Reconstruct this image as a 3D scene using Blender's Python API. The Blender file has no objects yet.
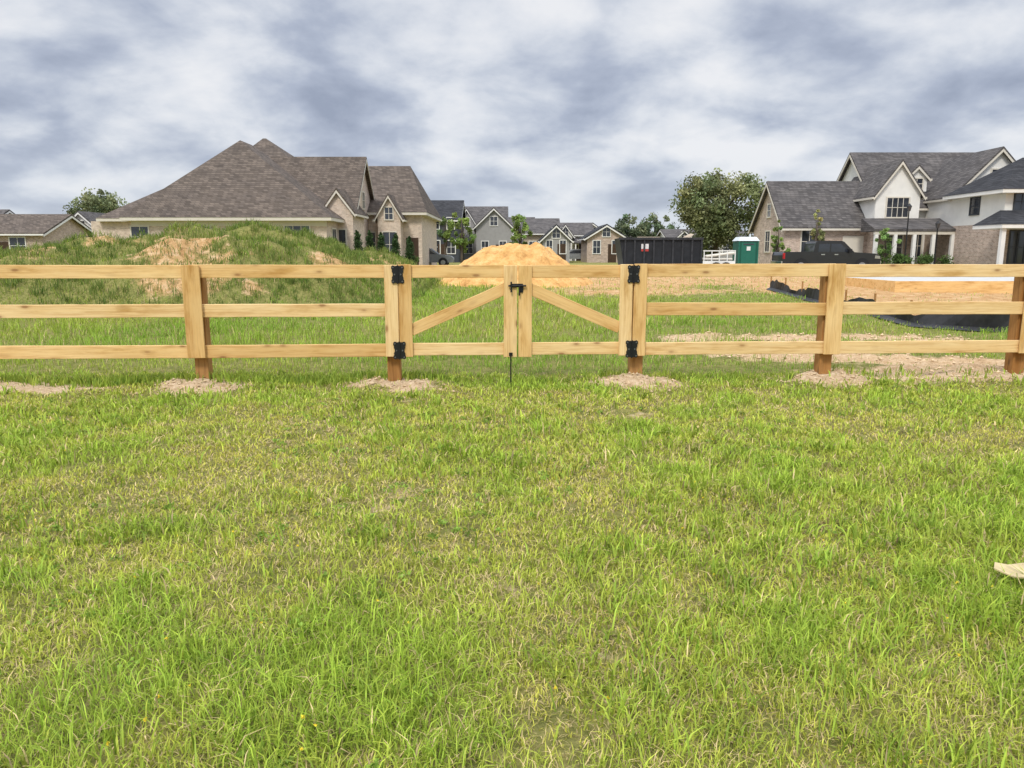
import bpy, math, random
import numpy as np
from mathutils import Vector, Matrix
random.seed(7); rng=np.random.default_rng(11)
SC=bpy.context.scene
SC.view_settings.view_transform='Standard'
try: SC.view_settings.look='None'
except: pass
SC.view_settings.exposure=0
PITCH=math.atan(132/750)
H=1.66
G=.4
def ux(u,Y): return (u-512)*Y/761.0      # survey helpers: bearing -> metres east at range Y
def vz(v,Y): return H+(252-v)*Y/780.0

# ---------------------------------------------------------------- node helpers
def newmat(name):
    m=bpy.data.materials.new(name); m.use_nodes=True
    nt=m.node_tree; nt.nodes.clear()
    out=nt.nodes.new('ShaderNodeOutputMaterial'); b=nt.nodes.new('ShaderNodeBsdfPrincipled')
    nt.links.new(b.outputs[0],out.inputs[0])
    return m,nt,b
def N(nt,t,**kw):
    n=nt.nodes.new(t)
    for k,v in kw.items(): setattr(n,k,v)
    return n
def L(nt,a,b): nt.links.new(a,b)
def ramp(nt,fac,stops):
    r=nt.nodes.new('ShaderNodeValToRGB'); e=r.color_ramp.elements
    while len(e)<len(stops): e.new(0.5)
    for i,(p,c) in enumerate(stops):
        e[i].position=p; e[i].color=(c[0],c[1],c[2],1)
    L(nt,fac,r.inputs[0]); return r
def noise(nt,vec,scale,detail=4,rough=.55,dist=0):
    n=N(nt,'ShaderNodeTexNoise'); n.inputs['Scale'].default_value=scale
    n.inputs['Detail'].default_value=detail; n.inputs['Roughness'].default_value=rough
    n.inputs['Distortion'].default_value=dist
    if vec is not None: L(nt,vec,n.inputs['Vector'])
    return n
def mixc(nt,fac,a,b,mode='MIX'):
    m=nt.nodes.new('ShaderNodeMix'); m.data_type='RGBA'; m.blend_type=mode
    for s,i in ((fac,0),(a,6),(b,7)):
        if isinstance(s,bpy.types.NodeSocket): L(nt,s,m.inputs[i])
        else: m.inputs[i].default_value=s if i==0 else (s[0],s[1],s[2],1)
    return m.outputs[2]
def math_(nt,op,a,b=None,c=None,clamp=False):
    m=nt.nodes.new('ShaderNodeMath'); m.operation=op; m.use_clamp=clamp
    for i,s in enumerate((a,b,c)):
        if s is None: continue
        if isinstance(s,bpy.types.NodeSocket): L(nt,s,m.inputs[i])
        else: m.inputs[i].default_value=s
    return m.outputs[0]
def bump(nt,b,h,strength=.3,dist=.01):
    n=nt.nodes.new('ShaderNodeBump'); n.inputs['Strength'].default_value=strength
    n.inputs['Distance'].default_value=dist; L(nt,h,n.inputs['Height']); L(nt,n.outputs[0],b.inputs['Normal'])

def simple(name,col,rough=.7,var=.15,scale=3,metal=0,spec=.3):
    m,nt,b=newmat(name); tc=N(nt,'ShaderNodeTexCoord'); n=noise(nt,tc.outputs['Object'],scale,5)
    lo=[c*(1-var) for c in col]; hi=[min(1,c*(1+var)) for c in col]
    r=ramp(nt,n.outputs[0],[(.3,lo),(.7,hi)]); L(nt,r.outputs[0],b.inputs['Base Color'])
    b.inputs['Roughness'].default_value=rough; b.inputs['Metallic'].default_value=metal
    b.inputs['Specular IOR Level'].default_value=spec
    return m
def wood(name,base,dark,knot):
    m,nt,b=newmat(name); tc=N(nt,'ShaderNodeTexCoord'); oi=N(nt,'ShaderNodeObjectInfo')
    off=N(nt,'ShaderNodeVectorMath',operation='SCALE'); off.inputs[0].default_value=(31,17,23); L(nt,oi.outputs['Random'],off.inputs['Scale'])
    add=N(nt,'ShaderNodeVectorMath',operation='ADD'); L(nt,tc.outputs['Object'],add.inputs[0]); L(nt,off.outputs[0],add.inputs[1])
    mp=N(nt,'ShaderNodeMapping'); mp.inputs['Scale'].default_value=(1.0,24,24); L(nt,add.outputs[0],mp.inputs[0])
    g=noise(nt,mp.outputs[0],1.6,6,.65,.9)
    mp2=N(nt,'ShaderNodeMapping'); mp2.inputs['Scale'].default_value=(1.3,5,5); L(nt,add.outputs[0],mp2.inputs[0])
    big=noise(nt,mp2.outputs[0],1.1,4,.6)
    r=ramp(nt,g.outputs[0],[(.34,dark),(.50,base),(.72,[min(1,c*1.10) for c in base])])
    tint=ramp(nt,big.outputs[0],[(.30,(.72,.60,.42)),(.44,(.96,.91,.83)),(.62,(1.03,1.03,1.03))])
    c=mixc(nt,1.0,r.outputs[0],tint.outputs[0],'MULTIPLY')
    rv=ramp(nt,oi.outputs['Random'],[(0,(.86,.78,.66)),(.3,(1.0,.95,.86)),(.7,(1.0,1.0,1.0)),(1,(1.05,1.06,1.12))])
    c=mixc(nt,1.0,c,rv.outputs[0],'MULTIPLY')
    mp3=N(nt,'ShaderNodeMapping'); mp3.inputs['Scale'].default_value=(2.6,7.0,7.0); L(nt,add.outputs[0],mp3.inputs[0])
    vo=N(nt,'ShaderNodeTexVoronoi'); vo.inputs['Scale'].default_value=1.0; L(nt,mp3.outputs[0],vo.inputs['Vector'])
    kf=ramp(nt,vo.outputs['Distance'],[(.07,(1,1,1)),(.15,(.25,.25,.25)),(.28,(0,0,0))])
    c=mixc(nt,math_(nt,'MULTIPLY',kf.outputs[0],.8),c,knot)
    L(nt,c,b.inputs['Base Color']); b.inputs['Roughness'].default_value=.75; b.inputs['Specular IOR Level'].default_value=.2
    bump(nt,b,g.outputs[0],.3,.004)
    return m
M_WOOD=wood('pine_board',(.78,.56,.28),(.64,.41,.18),(.28,.13,.05))
M_POST=wood('treated_post',(.40,.22,.085),(.25,.13,.045),(.12,.06,.03))
M_BLACK=simple('black_iron',(.010,.010,.011),.45,.3,20,0,.4)

def brick(name,c1,c2,mortar,sc=1.0):
    m,nt,b=newmat(name); tc=N(nt,'ShaderNodeTexCoord'); s=N(nt,'ShaderNodeSeparateXYZ'); L(nt,tc.outputs['Object'],s.inputs[0])
    a=math_(nt,'ADD',s.outputs[0],s.outputs[1]); cb=N(nt,'ShaderNodeCombineXYZ'); L(nt,a,cb.inputs[0]); L(nt,s.outputs[2],cb.inputs[1])
    br=N(nt,'ShaderNodeTexBrick'); L(nt,cb.outputs[0],br.inputs['Vector'])
    br.inputs['Scale'].default_value=sc; br.inputs['Brick Width'].default_value=.24; br.inputs['Row Height'].default_value=.085
    br.inputs['Mortar Size'].default_value=.012
    br.inputs['Color1'].default_value=(*c1,1); br.inputs['Color2'].default_value=(*c2,1); br.inputs['Mortar'].default_value=(*mortar,1)
    n=noise(nt,cb.outputs[0],2.5,6,.7); r=ramp(nt,n.outputs[0],[(.3,(.72,.70,.68)),(.7,(1.15,1.12,1.1))])
    c=mixc(nt,1,br.outputs[0],r.outputs[0],'MULTIPLY'); L(nt,c,b.inputs['Base Color']); b.inputs['Roughness'].default_value=.85
    return m
M_BRICK_P=brick('pale_brick',(.70,.57,.45),(.52,.40,.31),(.64,.58,.50))
M_BRICK_R=brick('tumbled_brick',(.58,.45,.36),(.34,.245,.19),(.58,.51,.44))
M_BRICK_D=brick('red_brick',(.24,.12,.08),(.16,.08,.06),(.30,.25,.2))
def shingle(name,col):
    m,nt,b=newmat(name); tc=N(nt,'ShaderNodeTexCoord'); s=N(nt,'ShaderNodeSeparateXYZ'); L(nt,tc.outputs['Object'],s.inputs[0])
    a=math_(nt,'ADD',s.outputs[0],s.outputs[1]); cb=N(nt,'ShaderNodeCombineXYZ'); L(nt,a,cb.inputs[0]); L(nt,s.outputs[2],cb.inputs[1])
    br=N(nt,'ShaderNodeTexBrick'); L(nt,cb.outputs[0],br.inputs['Vector']); br.inputs['Scale'].default_value=1
    br.inputs['Brick Width'].default_value=.33; br.inputs['Row Height'].default_value=.14; br.inputs['Mortar Size'].default_value=.012
    br.inputs['Color1'].default_value=(*[c*1.32 for c in col],1); br.inputs['Color2'].default_value=(*[c*.72 for c in col],1)
    br.inputs['Mortar'].default_value=(*[c*.45 for c in col],1)
    n=noise(nt,tc.outputs['Object'],.9,7,.7); r=ramp(nt,n.outputs[0],[(.3,(.76,.76,.78)),(.7,(1.18,1.15,1.12))])
    c=mixc(nt,1,br.outputs[0],r.outputs[0],'MULTIPLY'); L(nt,c,b.inputs['Base Color']); b.inputs['Roughness'].default_value=.9
    b.inputs['Specular IOR Level'].default_value=.15
    return m
M_SH_B=shingle('brown_grey_shingle',(.128,.104,.085))
M_SH_G=shingle('grey_shingle',(.110,.102,.098))
M_SH_D=shingle('dark_shingle',(.045,.046,.050))
M_WHITE=simple('white_siding',(.76,.74,.69),.7,.06,1.5)
M_TRIM=simple('cream_trim',(.64,.59,.50),.6,.06,2)
M_GREYS=simple('grey_siding',(.32,.31,.30),.7,.08,2)
M_DARKS=simple('charcoal_siding',(.05,.055,.065),.7,.1,2)
M_TAN=simple('tan_siding',(.46,.38,.29),.75,.1,2)
M_DOOR=simple('dark_door',(.06,.035,.02),.5,.2,4)
M_GLASS=simple('window_glass',(.03,.035,.045),.08,.3,.6,0,.8)

# ---------------------------------------------------------------- builder
def empty(name,loc=(0,0,0),rz=0):
    e=bpy.data.objects.new(name,None); e.location=loc; e.rotation_euler=(0,0,rz); e.empty_display_size=.3
    SC.collection.objects.link(e); return e
def meshobj(name,verts,faces,mat,parent=None,smooth=False):
    me=bpy.data.meshes.new(name); me.from_pydata([tuple(v) for v in verts],[],faces); me.materials.append(mat)
    if smooth: me.polygons.foreach_set('use_smooth',[True]*len(me.polygons))
    me.update()
    o=bpy.data.objects.new(name,me); SC.collection.objects.link(o)
    if parent: o.parent=parent
    return o
class B:
    def __init__(s,name,o=(0,0,0),rz=0):
        s.o=Vector(o); s.e=empty(name,o,rz); s.p={}; s.m={}
    def mat(s,**k): s.m.update(k)
    def poly(s,part,vs,fs):
        V,F=s.p.setdefault(part,([],[])); n=len(V); V+= [Vector(v)-s.o for v in vs]; F+=[[i+n for i in f] for f in fs]
    def box(s,part,x0,x1,y0,y1,z0,z1):
        vs=[(x,y,z) for z in (z0,z1) for y in (y0,y1) for x in (x0,x1)]
        s.poly(part,vs,[(0,2,3,1),(4,5,7,6),(0,1,5,4),(2,6,7,3),(0,4,6,2),(1,3,7,5)])
    def hip(s,part,x0,x1,y0,y1,ze,zr,r0,r1,axis='x',rc=None,t=.22,fascia='trim'):
        if rc is None: rc=(y0+y1)/2 if axis=='x' else (x0+x1)/2
        e=[(x0,y0),(x1,y0),(x1,y1),(x0,y1)]
        if axis=='x': R=[(r0,rc),(r1,rc)]; fs=[(0,1,5,4),(1,2,5),(2,3,4,5),(3,0,4)]
        else: R=[(rc,r0),(rc,r1)]; fs=[(0,1,4),(1,2,5,4),(2,3,5),(3,0,4,5)]
        vs=[(a,b,ze) for a,b in e]+[(a,b,zr) for a,b in R]
        s.poly(part,vs,fs)
        s.box(fascia,x0+.03,x1-.03,y0+.03,y1-.03,ze-t,ze-.004)
    def tube(s,part,pts,rads,n=8):
        vs=[];fs=[]
        for k,(p,r) in enumerate(zip(pts,rads)):
            p=Vector(p); d=(Vector(pts[min(k+1,len(pts)-1)])-Vector(pts[max(k-1,0)])).normalized()
            a=d.orthogonal().normalized(); b=d.cross(a)
            for i in range(n):
                t=2*math.pi*i/n; vs.append(p+a*r*math.cos(t)+b*r*math.sin(t))
        for k in range(len(pts)-1):
            for i in range(n):
                j=(i+1)%n; fs.append((k*n+i,k*n+j,(k+1)*n+j,(k+1)*n+i))
        fs.append(tuple(range(n))[::-1]); fs.append(tuple((len(pts)-1)*n+i for i in range(n)))
        s.poly(part,vs,fs)
    def gable(s,x0,x1,y0,y1,zb,ze,zr,axis='x',roof='roof',wall='walls',oh=.4,t=.16,trim='trim'):
        if axis=='x': yc=(y0+y1)/2; P=[(y0,zb),(y1,zb),(y1,ze),(yc,zr-.05),(y0,ze)]; mk=lambda a,u,w:(a,u,w); A0,A1=x0,x1; u0,u1=y0,y1
        else: yc=(x0+x1)/2; P=[(x0,zb),(x1,zb),(x1,ze),(yc,zr-.05),(x0,ze)]; mk=lambda a,u,w:(u,a,w); A0,A1=y0,y1; u0,u1=x0,x1
        vs=[mk(A0,u,w) for u,w in P]+[mk(A1,u,w) for u,w in P]
        fs=[(0,1,2,3,4),(9,8,7,6,5)]+[(i,(i+1)%5,(i+1)%5+5,i+5) for i in range(5)]
        s.poly(wall,vs,fs)
        sl=(zr-ze)/((u1-u0)/2)
        for sgn,ue in ((-1,u0),(1,u1)):
            uo=ue+sgn*oh; zo=ze-oh*sl
            Q=[(yc,zr+.02),(uo,zo+.02),(uo,zo+.02+t),(yc,zr+.02+t)]
            vs=[mk(A0-oh,u,w) for u,w in Q]+[mk(A1+oh,u,w) for u,w in Q]
            s.poly(roof,vs,[(0,1,2,3),(7,6,5,4)]+[(i,(i+1)%4,(i+1)%4+4,i+4) for i in range(4)])
            Q=[(yc,zr-.18),(uo,zo-.16),(uo,zo+.012),(yc,zr+.012)]
            for a in (A0-oh-.02,A1+oh-.04):
                vs=[mk(a,u,w) for u,w in Q]+[mk(a+.06,u,w) for u,w in Q]
                s.poly(trim,vs,[(0,1,2,3),(7,6,5,4)]+[(i,(i+1)%4,(i+1)%4+4,i+4) for i in range(4)])
            g0,g1=sorted((uo-sgn*.02,uo+sgn*.10))
            if axis=='x': s.box(trim,A0-oh,A1+oh,g0,g1,zo-.06,zo+.08)
            else: s.box(trim,g0,g1,A0-oh,A1+oh,zo-.06,zo+.08)
    def win(s,f,a,c,z0,w,h,nx=2,nz=2,frame='trim',glass='glass'):
        def bx(part,a0,a1,zz0,zz1,o0,o1):
            if f=='-y': s.box(part,a0,a1,c-o1,c-o0,zz0,zz1)
            elif f=='+x': s.box(part,c+o0,c+o1,a0,a1,zz0,zz1)
            else: s.box(part,c-o1,c-o0,a0,a1,zz0,zz1)
        bx(glass,a-w/2,a+w/2,z0,z0+h,-.05,.02)
        fw=.09
        bx(frame,a-w/2-fw,a-w/2,z0-fw,z0+h+fw,-.05,.06); bx(frame,a+w/2,a+w/2+fw,z0-fw,z0+h+fw,-.05,.06)
        bx(frame,a-w/2,a+w/2,z0-fw,z0,-.05,.08); bx(frame,a-w/2,a+w/2,z0+h,z0+h+fw,-.05,.06)
        for i in range(1,nx): x=a-w/2+w*i/nx; bx(frame,x-.02,x+.02,z0,z0+h,.02,.04)
        for i in range(1,nz): z=z0+h*i/nz; bx(frame,a-w/2,a+w/2,z-.02,z+.02,.02,.045)
    def done(s,smooth=()):
        for k,(V,F) in s.p.items():
            meshobj(k,V,F,s.m[k],s.e,smooth=k in smooth)
        return s.e

# ---------------------------------------------------------------- terrain
_tabs={}
def vnoise(x,y,scale,seed=0):
    if seed not in _tabs: _tabs[seed]=np.random.default_rng(1000+seed).random((256,256))
    T=_tabs[seed]; X=np.asarray(x)*scale+57.3; Y=np.asarray(y)*scale+91.7
    i=np.floor(X).astype(int); j=np.floor(Y).astype(int); fx=X-i; fy=Y-j
    fx=fx*fx*(3-2*fx); fy=fy*fy*(3-2*fy); i0=i%256;i1=(i+1)%256;j0=j%256;j1=(j+1)%256
    return (T[i0,j0]*(1-fx)+T[i1,j0]*fx)*(1-fy)+(T[i0,j1]*(1-fx)+T[i1,j1]*fx)*fy
def fbm(x,y,s,seed=0,o=4):
    r=0;a=.5;t=0
    x=np.asarray(x,float);y=np.asarray(y,float)
    for k in range(o):
        c,sn=math.cos(.6*k+.3),math.sin(.6*k+.3)
        r=r+a*vnoise(x*c-y*sn,x*sn+y*c,s*2**k,seed+k); t+=a; a*=.5
    return r/t
def sstep(a,b,x): t=np.clip((x-a)/(b-a),0,1); return t*t*(3-2*t)
FA=math.atan(.05)
def fline(x): return 9.4+.05*x
POSTX=[-16.4,-14.0,-11.5,-9.05,-6.62,-3.89,-1.49,1.60,4.10,6.70,9.1,11.5,13.9,16.3]
def mound(x,y):
    def b(cx,cy,rx,ry,h,p=1.3): r2=((x-cx)/rx)**2+((y-cy)/ry)**2; return h*np.clip(1-r2,0,1)**p
    m=np.maximum(b(-9.9,27,6.2,8,2.12,.9),b(-14.5,26,7.0,8,1.65,.9))
    m=np.maximum(m,b(-5.9,30,3.1,5,1.3,1))
    return m*(1+.34*(fbm(x,y,.8,20)-.5)*2*sstep(0,.8,m))
def height(x,y):
    x=np.asarray(x,float); y=np.asarray(y,float)
    z=G*sstep(12,42,y)
    fade=1-sstep(36,42,y)
    z=z+fade*((fbm(x,y,.35,1,3)-.5)*.10*sstep(0,4,y)+(fbm(x,y,2.2,5,3)-.5)*.06)
    z=z+mound(x,y)
    for px in POSTX:
        r2=((x-px)/.6)**2+((y-fline(px))/.36)**2
        z=z+.09*np.exp(-r2)*(.3+1.3*vnoise(x,y,6,9))
    d=trench(x,y); z=z+.11*d*(vnoise(x,y,4,31)-.2)
    return z
def trench(x,y):
    w=np.zeros_like(np.asarray(x,float)+np.asarray(y,float))
    c=12.6-.42*(x-3.2); w=np.maximum(w,1.05*np.exp(-((y-c)/.85)**2)*sstep(2.2,4.0,x))
    w=np.maximum(w,.8*np.exp(-((y-14.3)/.8)**2)*sstep(1.8,3.5,x)*(1-sstep(8,10,x)))
    w=np.maximum(w,1.15*np.exp(-((y-(10.15+.14*(x-6)))/.75)**2)*sstep(3.0,5.0,x))
    return w*(.55+.85*fbm(x,y,1.7,36,3))
def dirt(x,y):
    w=trench(x,y)
    for i,px in enumerate(POSTX):
        k=1.0 if i%2 else .9
        n=fbm(x,y,4.2,33,3)
        w=np.maximum(w,1.5*k*np.exp(-(((x-px-.04)/.58)**2+((y-fline(px)+.03)/.42)**2))*(.15+1.7*n))
    w=np.maximum(w,1.3*np.exp(-(((x+5.9)/.70)**2+((y-9.12)/.40)**2))*(.3+1.4*fbm(x,y,4.2,33,3)))
    w=np.maximum(w,sstep(24,28,y)*(1-sstep(40,43,y))*sstep(-.5,1.2,x-.03*y)*.85*(.40+1.05*fbm(x,y,.5,44))*(1-.35*sstep(6,8,x)*(1-sstep(8.5,10,x))))
    w=np.maximum(w,sstep(9.0,9.8,x)*sstep(16,17.5,y)*(1-sstep(40,43,y))*(.6+.6*fbm(x,y,.8,48)))
    w=np.maximum(w,sstep(30,32,y)*(1-sstep(40,43,y))*sstep(-5,-3,x)*.8)
    m=mound(x,y)
    w=np.maximum(w,sstep(.15,.6,m)*sstep(.55,.68,fbm(x,y,.55,40))*.62*sstep(0,1,-x-3))
    w=np.maximum(w,.9*np.exp(-(((x+10.2)/1.5)**2+((y-23.5)/2.4)**2))*(.2+1.2*fbm(x,y,1.3,47)))
    w=np.maximum(w,.40*sstep(.60,.74,fbm(x,y,2.4,50))*(1-sstep(10,13,y)))
    return np.clip(w,0,1)
def orange(x,y): return np.clip(sstep(15,20,y)+.35*sstep(9.8,10.5,y)*sstep(2,4,x),0,1)

def axisgrid(lo,hi,st,mid,st2,far,n):
    a=np.arange(lo,hi+1e-6,st); b=np.arange(hi+st2,mid,st2); c=np.geomspace(mid,far,n); return a,b,c
ya,yb,yc=axisgrid(0,14.4,.085,60,.4,2500,30); ys=np.concatenate([[-2000,-400,-100,-40,-15,-6,-3,-1.5,-.7],ya,yb,yc])
xa=np.arange(-9,9.01,.09); xb=np.arange(9.5,40,.45); xc=np.geomspace(40,2500,18)
xs=np.concatenate([-xc[::-1],-xb[::-1],xa,xb,xc])
XX,YY=np.meshgrid(xs,ys); ZZ=height(XX,YY); nx,ny=len(xs),len(ys)
co=np.stack([XX,YY,ZZ],-1).reshape(-1,3)
idx=np.arange(nx*ny).reshape(ny,nx)
q=np.stack([idx[:-1,:-1],idx[:-1,1:],idx[1:,1:],idx[1:,:-1]],-1).reshape(-1,4)
def fastmesh(name,co,loops,starts,mat,cols=None,attrs=None,smooth=False,parent=None):
    me=bpy.data.meshes.new(name); me.vertices.add(len(co)); me.vertices.foreach_set('co',co.astype(np.float32).ravel())
    me.loops.add(len(loops)); me.loops.foreach_set('vertex_index',loops.astype(np.int32))
    me.polygons.add(len(starts)); me.polygons.foreach_set('loop_start',starts.astype(np.int32))
    if smooth: me.polygons.foreach_set('use_smooth',np.ones(len(starts),bool))
    me.update(calc_edges=True)
    if cols is not None:
        a=me.color_attributes.new('Col','FLOAT_COLOR','POINT'); c4=np.ones((len(co),4),np.float32); c4[:,:3]=cols; a.data.foreach_set('color',c4.ravel())
    for k,v in (attrs or {}).items():
        a=me.attributes.new(k,'FLOAT','POINT'); a.data.foreach_set('value',v.astype(np.float32).ravel())
    me.materials.append(mat); o=bpy.data.objects.new(name,me); SC.collection.objects.link(o)
    if parent: o.parent=parent
    return o
m,nt,b=newmat('ground_soil'); tc=N(nt,'ShaderNodeTexCoord')
ad=N(nt,'ShaderNodeAttribute',attribute_name='dirt'); ao=N(nt,'ShaderNodeAttribute',attribute_name='orange')
n1=noise(nt,tc.outputs['Object'],3.5,8,.65); n2=noise(nt,tc.outputs['Object'],14,6,.7); n4=noise(nt,tc.outputs['Object'],60,4,.7)
turf=ramp(nt,n2.outputs[0],[(.3,(.10,.085,.03)),(.5,(.23,.19,.07)),(.7,(.46,.37,.17))])
turf2=ramp(nt,n1.outputs[0],[(.35,(.12,.17,.03)),(.65,(.30,.30,.08))])
tf=mixc(nt,.5,turf.outputs[0],turf2.outputs[0])
pale=ramp(nt,n2.outputs[0],[(.3,(.36,.23,.12)),(.47,(.60,.43,.26)),(.72,(.80,.63,.43))])
ora=ramp(nt,n1.outputs[0],[(.3,(.34,.17,.065)),(.5,(.54,.33,.15)),(.72,(.68,.50,.30))])
dc=mixc(nt,ao.outputs['Fac'],pale.outputs[0],ora.outputs[0])
f=math_(nt,'ADD',ad.outputs['Fac'],math_(nt,'MULTIPLY',math_(nt,'SUBTRACT',n1.outputs[0],.5),1.1))
f=ramp(nt,f,[(.38,(0,0,0)),(.62,(1,1,1))]).outputs[0]
c=mixc(nt,f,tf,dc); L(nt,c,b.inputs['Base Color']); b.inputs['Roughness'].default_value=.95; b.inputs['Specular IOR Level'].default_value=.1
hh=math_(nt,'ADD',n2.outputs[0],math_(nt,'MULTIPLY',n4.outputs[0],.4)); bump(nt,b,hh,1.0,.05)
M_GROUND=m
fastmesh('ground',co,q.ravel(),np.arange(len(q))*4,M_GROUND,attrs={'dirt':dirt(XX,YY),'orange':orange(XX,YY)},smooth=True)

# ---------------------------------------------------------------- foliage material
def leafmat(name,tr=.35,rough=.6,sp=.12):
    m=bpy.data.materials.new(name); m.use_nodes=True; nt=m.node_tree; nt.nodes.clear()
    out=N(nt,'ShaderNodeOutputMaterial'); a=N(nt,'ShaderNodeAttribute',attribute_name='Col')
    d=N(nt,'ShaderNodeBsdfPrincipled'); d.inputs['Roughness'].default_value=rough; d.inputs['Specular IOR Level'].default_value=sp
    t=N(nt,'ShaderNodeBsdfTranslucent'); mx=N(nt,'ShaderNodeMixShader'); mx.inputs[0].default_value=tr
    L(nt,a.outputs['Color'],d.inputs['Base Color']); L(nt,a.outputs['Color'],t.inputs[0]); L(nt,d.outputs[0],mx.inputs[1]); L(nt,t.outputs[0],mx.inputs[2]); L(nt,mx.outputs[0],out.inputs[0])
    return m
M_GRASS=leafmat('grass_blade',.30,.55,.18); M_LEAF=leafmat('leaf',.25,.6)

# ---------------------------------------------------------------- grass
def make_grass(name,ntot,y0,y1,pw,hfun,seed,clump=9,spread=.035,densf=None):
    r=np.random.default_rng(seed)
    yy=np.linspace(y0,y1,2000); pdf=(.74*yy+1.2)*np.minimum(1,(3/np.maximum(yy,.1)))**pw
    cdf=np.cumsum(pdf); cdf/=cdf[-1]
    Y=np.interp(r.random(ntot),cdf,yy); X=(r.random(ntot)*2-1)*(.74*Y+1.2)
    k=r.random(ntot)<.75
    g=(np.arange(ntot)//clump)*clump
    sp=spread*(1+Y*.06)
    X=np.where(k,X[g]+r.normal(0,1,ntot)*sp,X); Y=np.where(k,Y[g]+r.normal(0,1,ntot)*sp,Y)
    d=dirt(X,Y)
    dens=(.22+1.1*fbm(X,Y,1.9,60)) if densf is None else densf(X,Y)
    keep=r.random(ntot)<np.clip(dens,0.0,1)*(1-.95*np.clip(d*1.35-.2,0,1))
    gid=(g//clump)[keep]
    X=X[keep];Y=Y[keep];d=d[keep]; n=len(X)
    h,w,lean,col=hfun(X,Y,d,n,r,gid)
    Z=height(X,Y)-.006
    a=r.random(n)*2*np.pi; dx,dy=np.cos(a),np.sin(a); wa=a+np.pi/2+r.normal(0,.6,n); wx,wy=np.cos(wa)*w/2,np.sin(wa)*w/2
    l=lean*h
    up=np.sqrt(np.clip(1-lean**2*.8,.03,1))*h
    P=np.empty((n,5,3))
    P[:,0]=np.stack([X-wx,Y-wy,Z],-1); P[:,1]=np.stack([X+wx,Y+wy,Z],-1)
    mx=X+dx*l*.38; my=Y+dy*l*.38; mz=Z+up*.66
    P[:,2]=np.stack([mx-wx*.85,my-wy*.85,mz],-1); P[:,3]=np.stack([mx+wx*.85,my+wy*.85,mz],-1)
    P[:,4]=np.stack([X+dx*l,Y+dy*l,Z+up*(.95-.15*lean)],-1)
    bi=np.arange(n)[:,None]*5; loops=(bi+np.array([0,1,3,2,2,3,4])[None]).ravel()
    st=(np.arange(n)[:,None]*7+np.array([0,4])[None]).ravel()
    cols=np.repeat(col[:,None,:],5,1); cols[:,4]*=np.array([1.12,1.06,.95])
    print(name,n)
    return fastmesh(name,P.reshape(-1,3),loops,st,M_GRASS,cols=np.clip(cols.reshape(-1,3),0,1))
def pal(n,r,g,straw):
    c=np.empty((n,3)); t=r.random(n)[:,None]; gg=g[:,None]
    yel=np.array([.60,.58,.10]); mid=np.array([.40,.53,.065]); deep=np.array([.15,.29,.032])
    c=yel*(1-gg)+mid*gg; c=c*(1-t*.6*gg)+deep*t*.6*gg
    c*= (.66+.62*r.random(n))[:,None]
    s=r.random(n)<straw; sc=np.array([.76,.60,.30])*(.40+.68*r.random(n))[:,None]; c[s]=sc[s]; return c,s
_cl=np.random.default_rng(99).random(400000)
def lawn(X,Y,d,n,r,gid):
    cl=_cl[gid%400000]
    patch=sstep(.38,.58,fbm(X,Y,.55,70)); mott=sstep(.42,.60,fbm(X,Y,2.4,73))
    lush=np.clip(.50*patch+.55*mott-.10+.35*sstep(1.2,3.0,X-.1*Y)*(1-sstep(4,7,Y)),0,1)
    h=(.024+.03*r.random(n)+.055*lush*r.random(n)+.055*(cl>.8)*lush)
    h*=1+.8*sstep(1.2,2.6,X-.15*Y)*(1-sstep(3.0,5,Y))
    w=.0047*(np.maximum(Y,2.2)/3)**.7*(.5+.9*r.random(n))
    col,s=pal(n,r,np.clip(lush*.85+.3*(cl-.4),0,1),np.clip(.48-.42*lush+.5*d,.05,.85))
    col*=(.76+.46*cl)[:,None]
    lean=np.clip(.25+.7*r.random(n),0,.97); lean[s]=np.clip(.75+.3*r.random(s.sum()),0,1.02)
    return h,w,lean,col
def tufts(X,Y,d,n,r,gid):
    cl=_cl[(gid*7+3)%400000]
    h=(.06+.11*cl)*(.45+.7*r.random(n)); h*=1+.7*sstep(1.0,2.4,X-.15*Y)*(1-sstep(3.0,5,Y))
    w=.0076*(np.maximum(Y,2.2)/3)**.6*(.6+.7*r.random(n))
    col,s=pal(n,r,np.clip(.55+.7*(cl-.3),0,1),np.full(n,.07)); col*=(.68+.5*_cl[(gid*13+5)%400000])[:,None]
    lean=np.clip(.3+.65*r.random(n),0,.97)
    return h,w,lean,col
def rough_g(X,Y,d,n,r,gid):
    cl=_cl[gid%400000]
    lush=np.clip(fbm(X,Y,.3,80)*1.3-.05,0,1)
    base=sstep(9.6,12.5,Y)
    tall=sstep(.45,.75,fbm(X,Y,.7,85))
    h=.05+.09*base*(.4+r.random(n))+.22*tall*base*r.random(n)*(.4+cl)
    h*=1-.35*sstep(1,5,X)
    w=.0065*(Y/9)**.8*(.6+.9*r.random(n))
    mm=sstep(.1,.6,mound(X,Y))
    col,s=pal(n,r,np.clip(lush+.1+.3*(cl-.5),0,1),np.clip(.16-.1*lush+.35*d+.08*mm,.03,.7)); col[~s]*=np.array([.84,.94,.9]); col*=(.72+.4*cl)[:,None]*(1-.28*mm)[:,None]
    lean=np.clip(.15+.6*r.random(n),0,.95)
    return h,w,lean,col
make_grass('lawn_grass',410000,1.3,10.2,1.3,lawn,1)
make_grass('grass_tufts',110000,1.3,10.0,1.1,tufts,5,clump=28,spread=.030,densf=lambda X,Y:.07+.8*sstep(.46,.62,fbm(X,Y,1.1,77))+.5*sstep(1.0,2.4,X-.15*Y)*(1-sstep(3.0,5,Y)))
make_grass('rough_grass',210000,9.3,41,1.35,rough_g,2)

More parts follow.
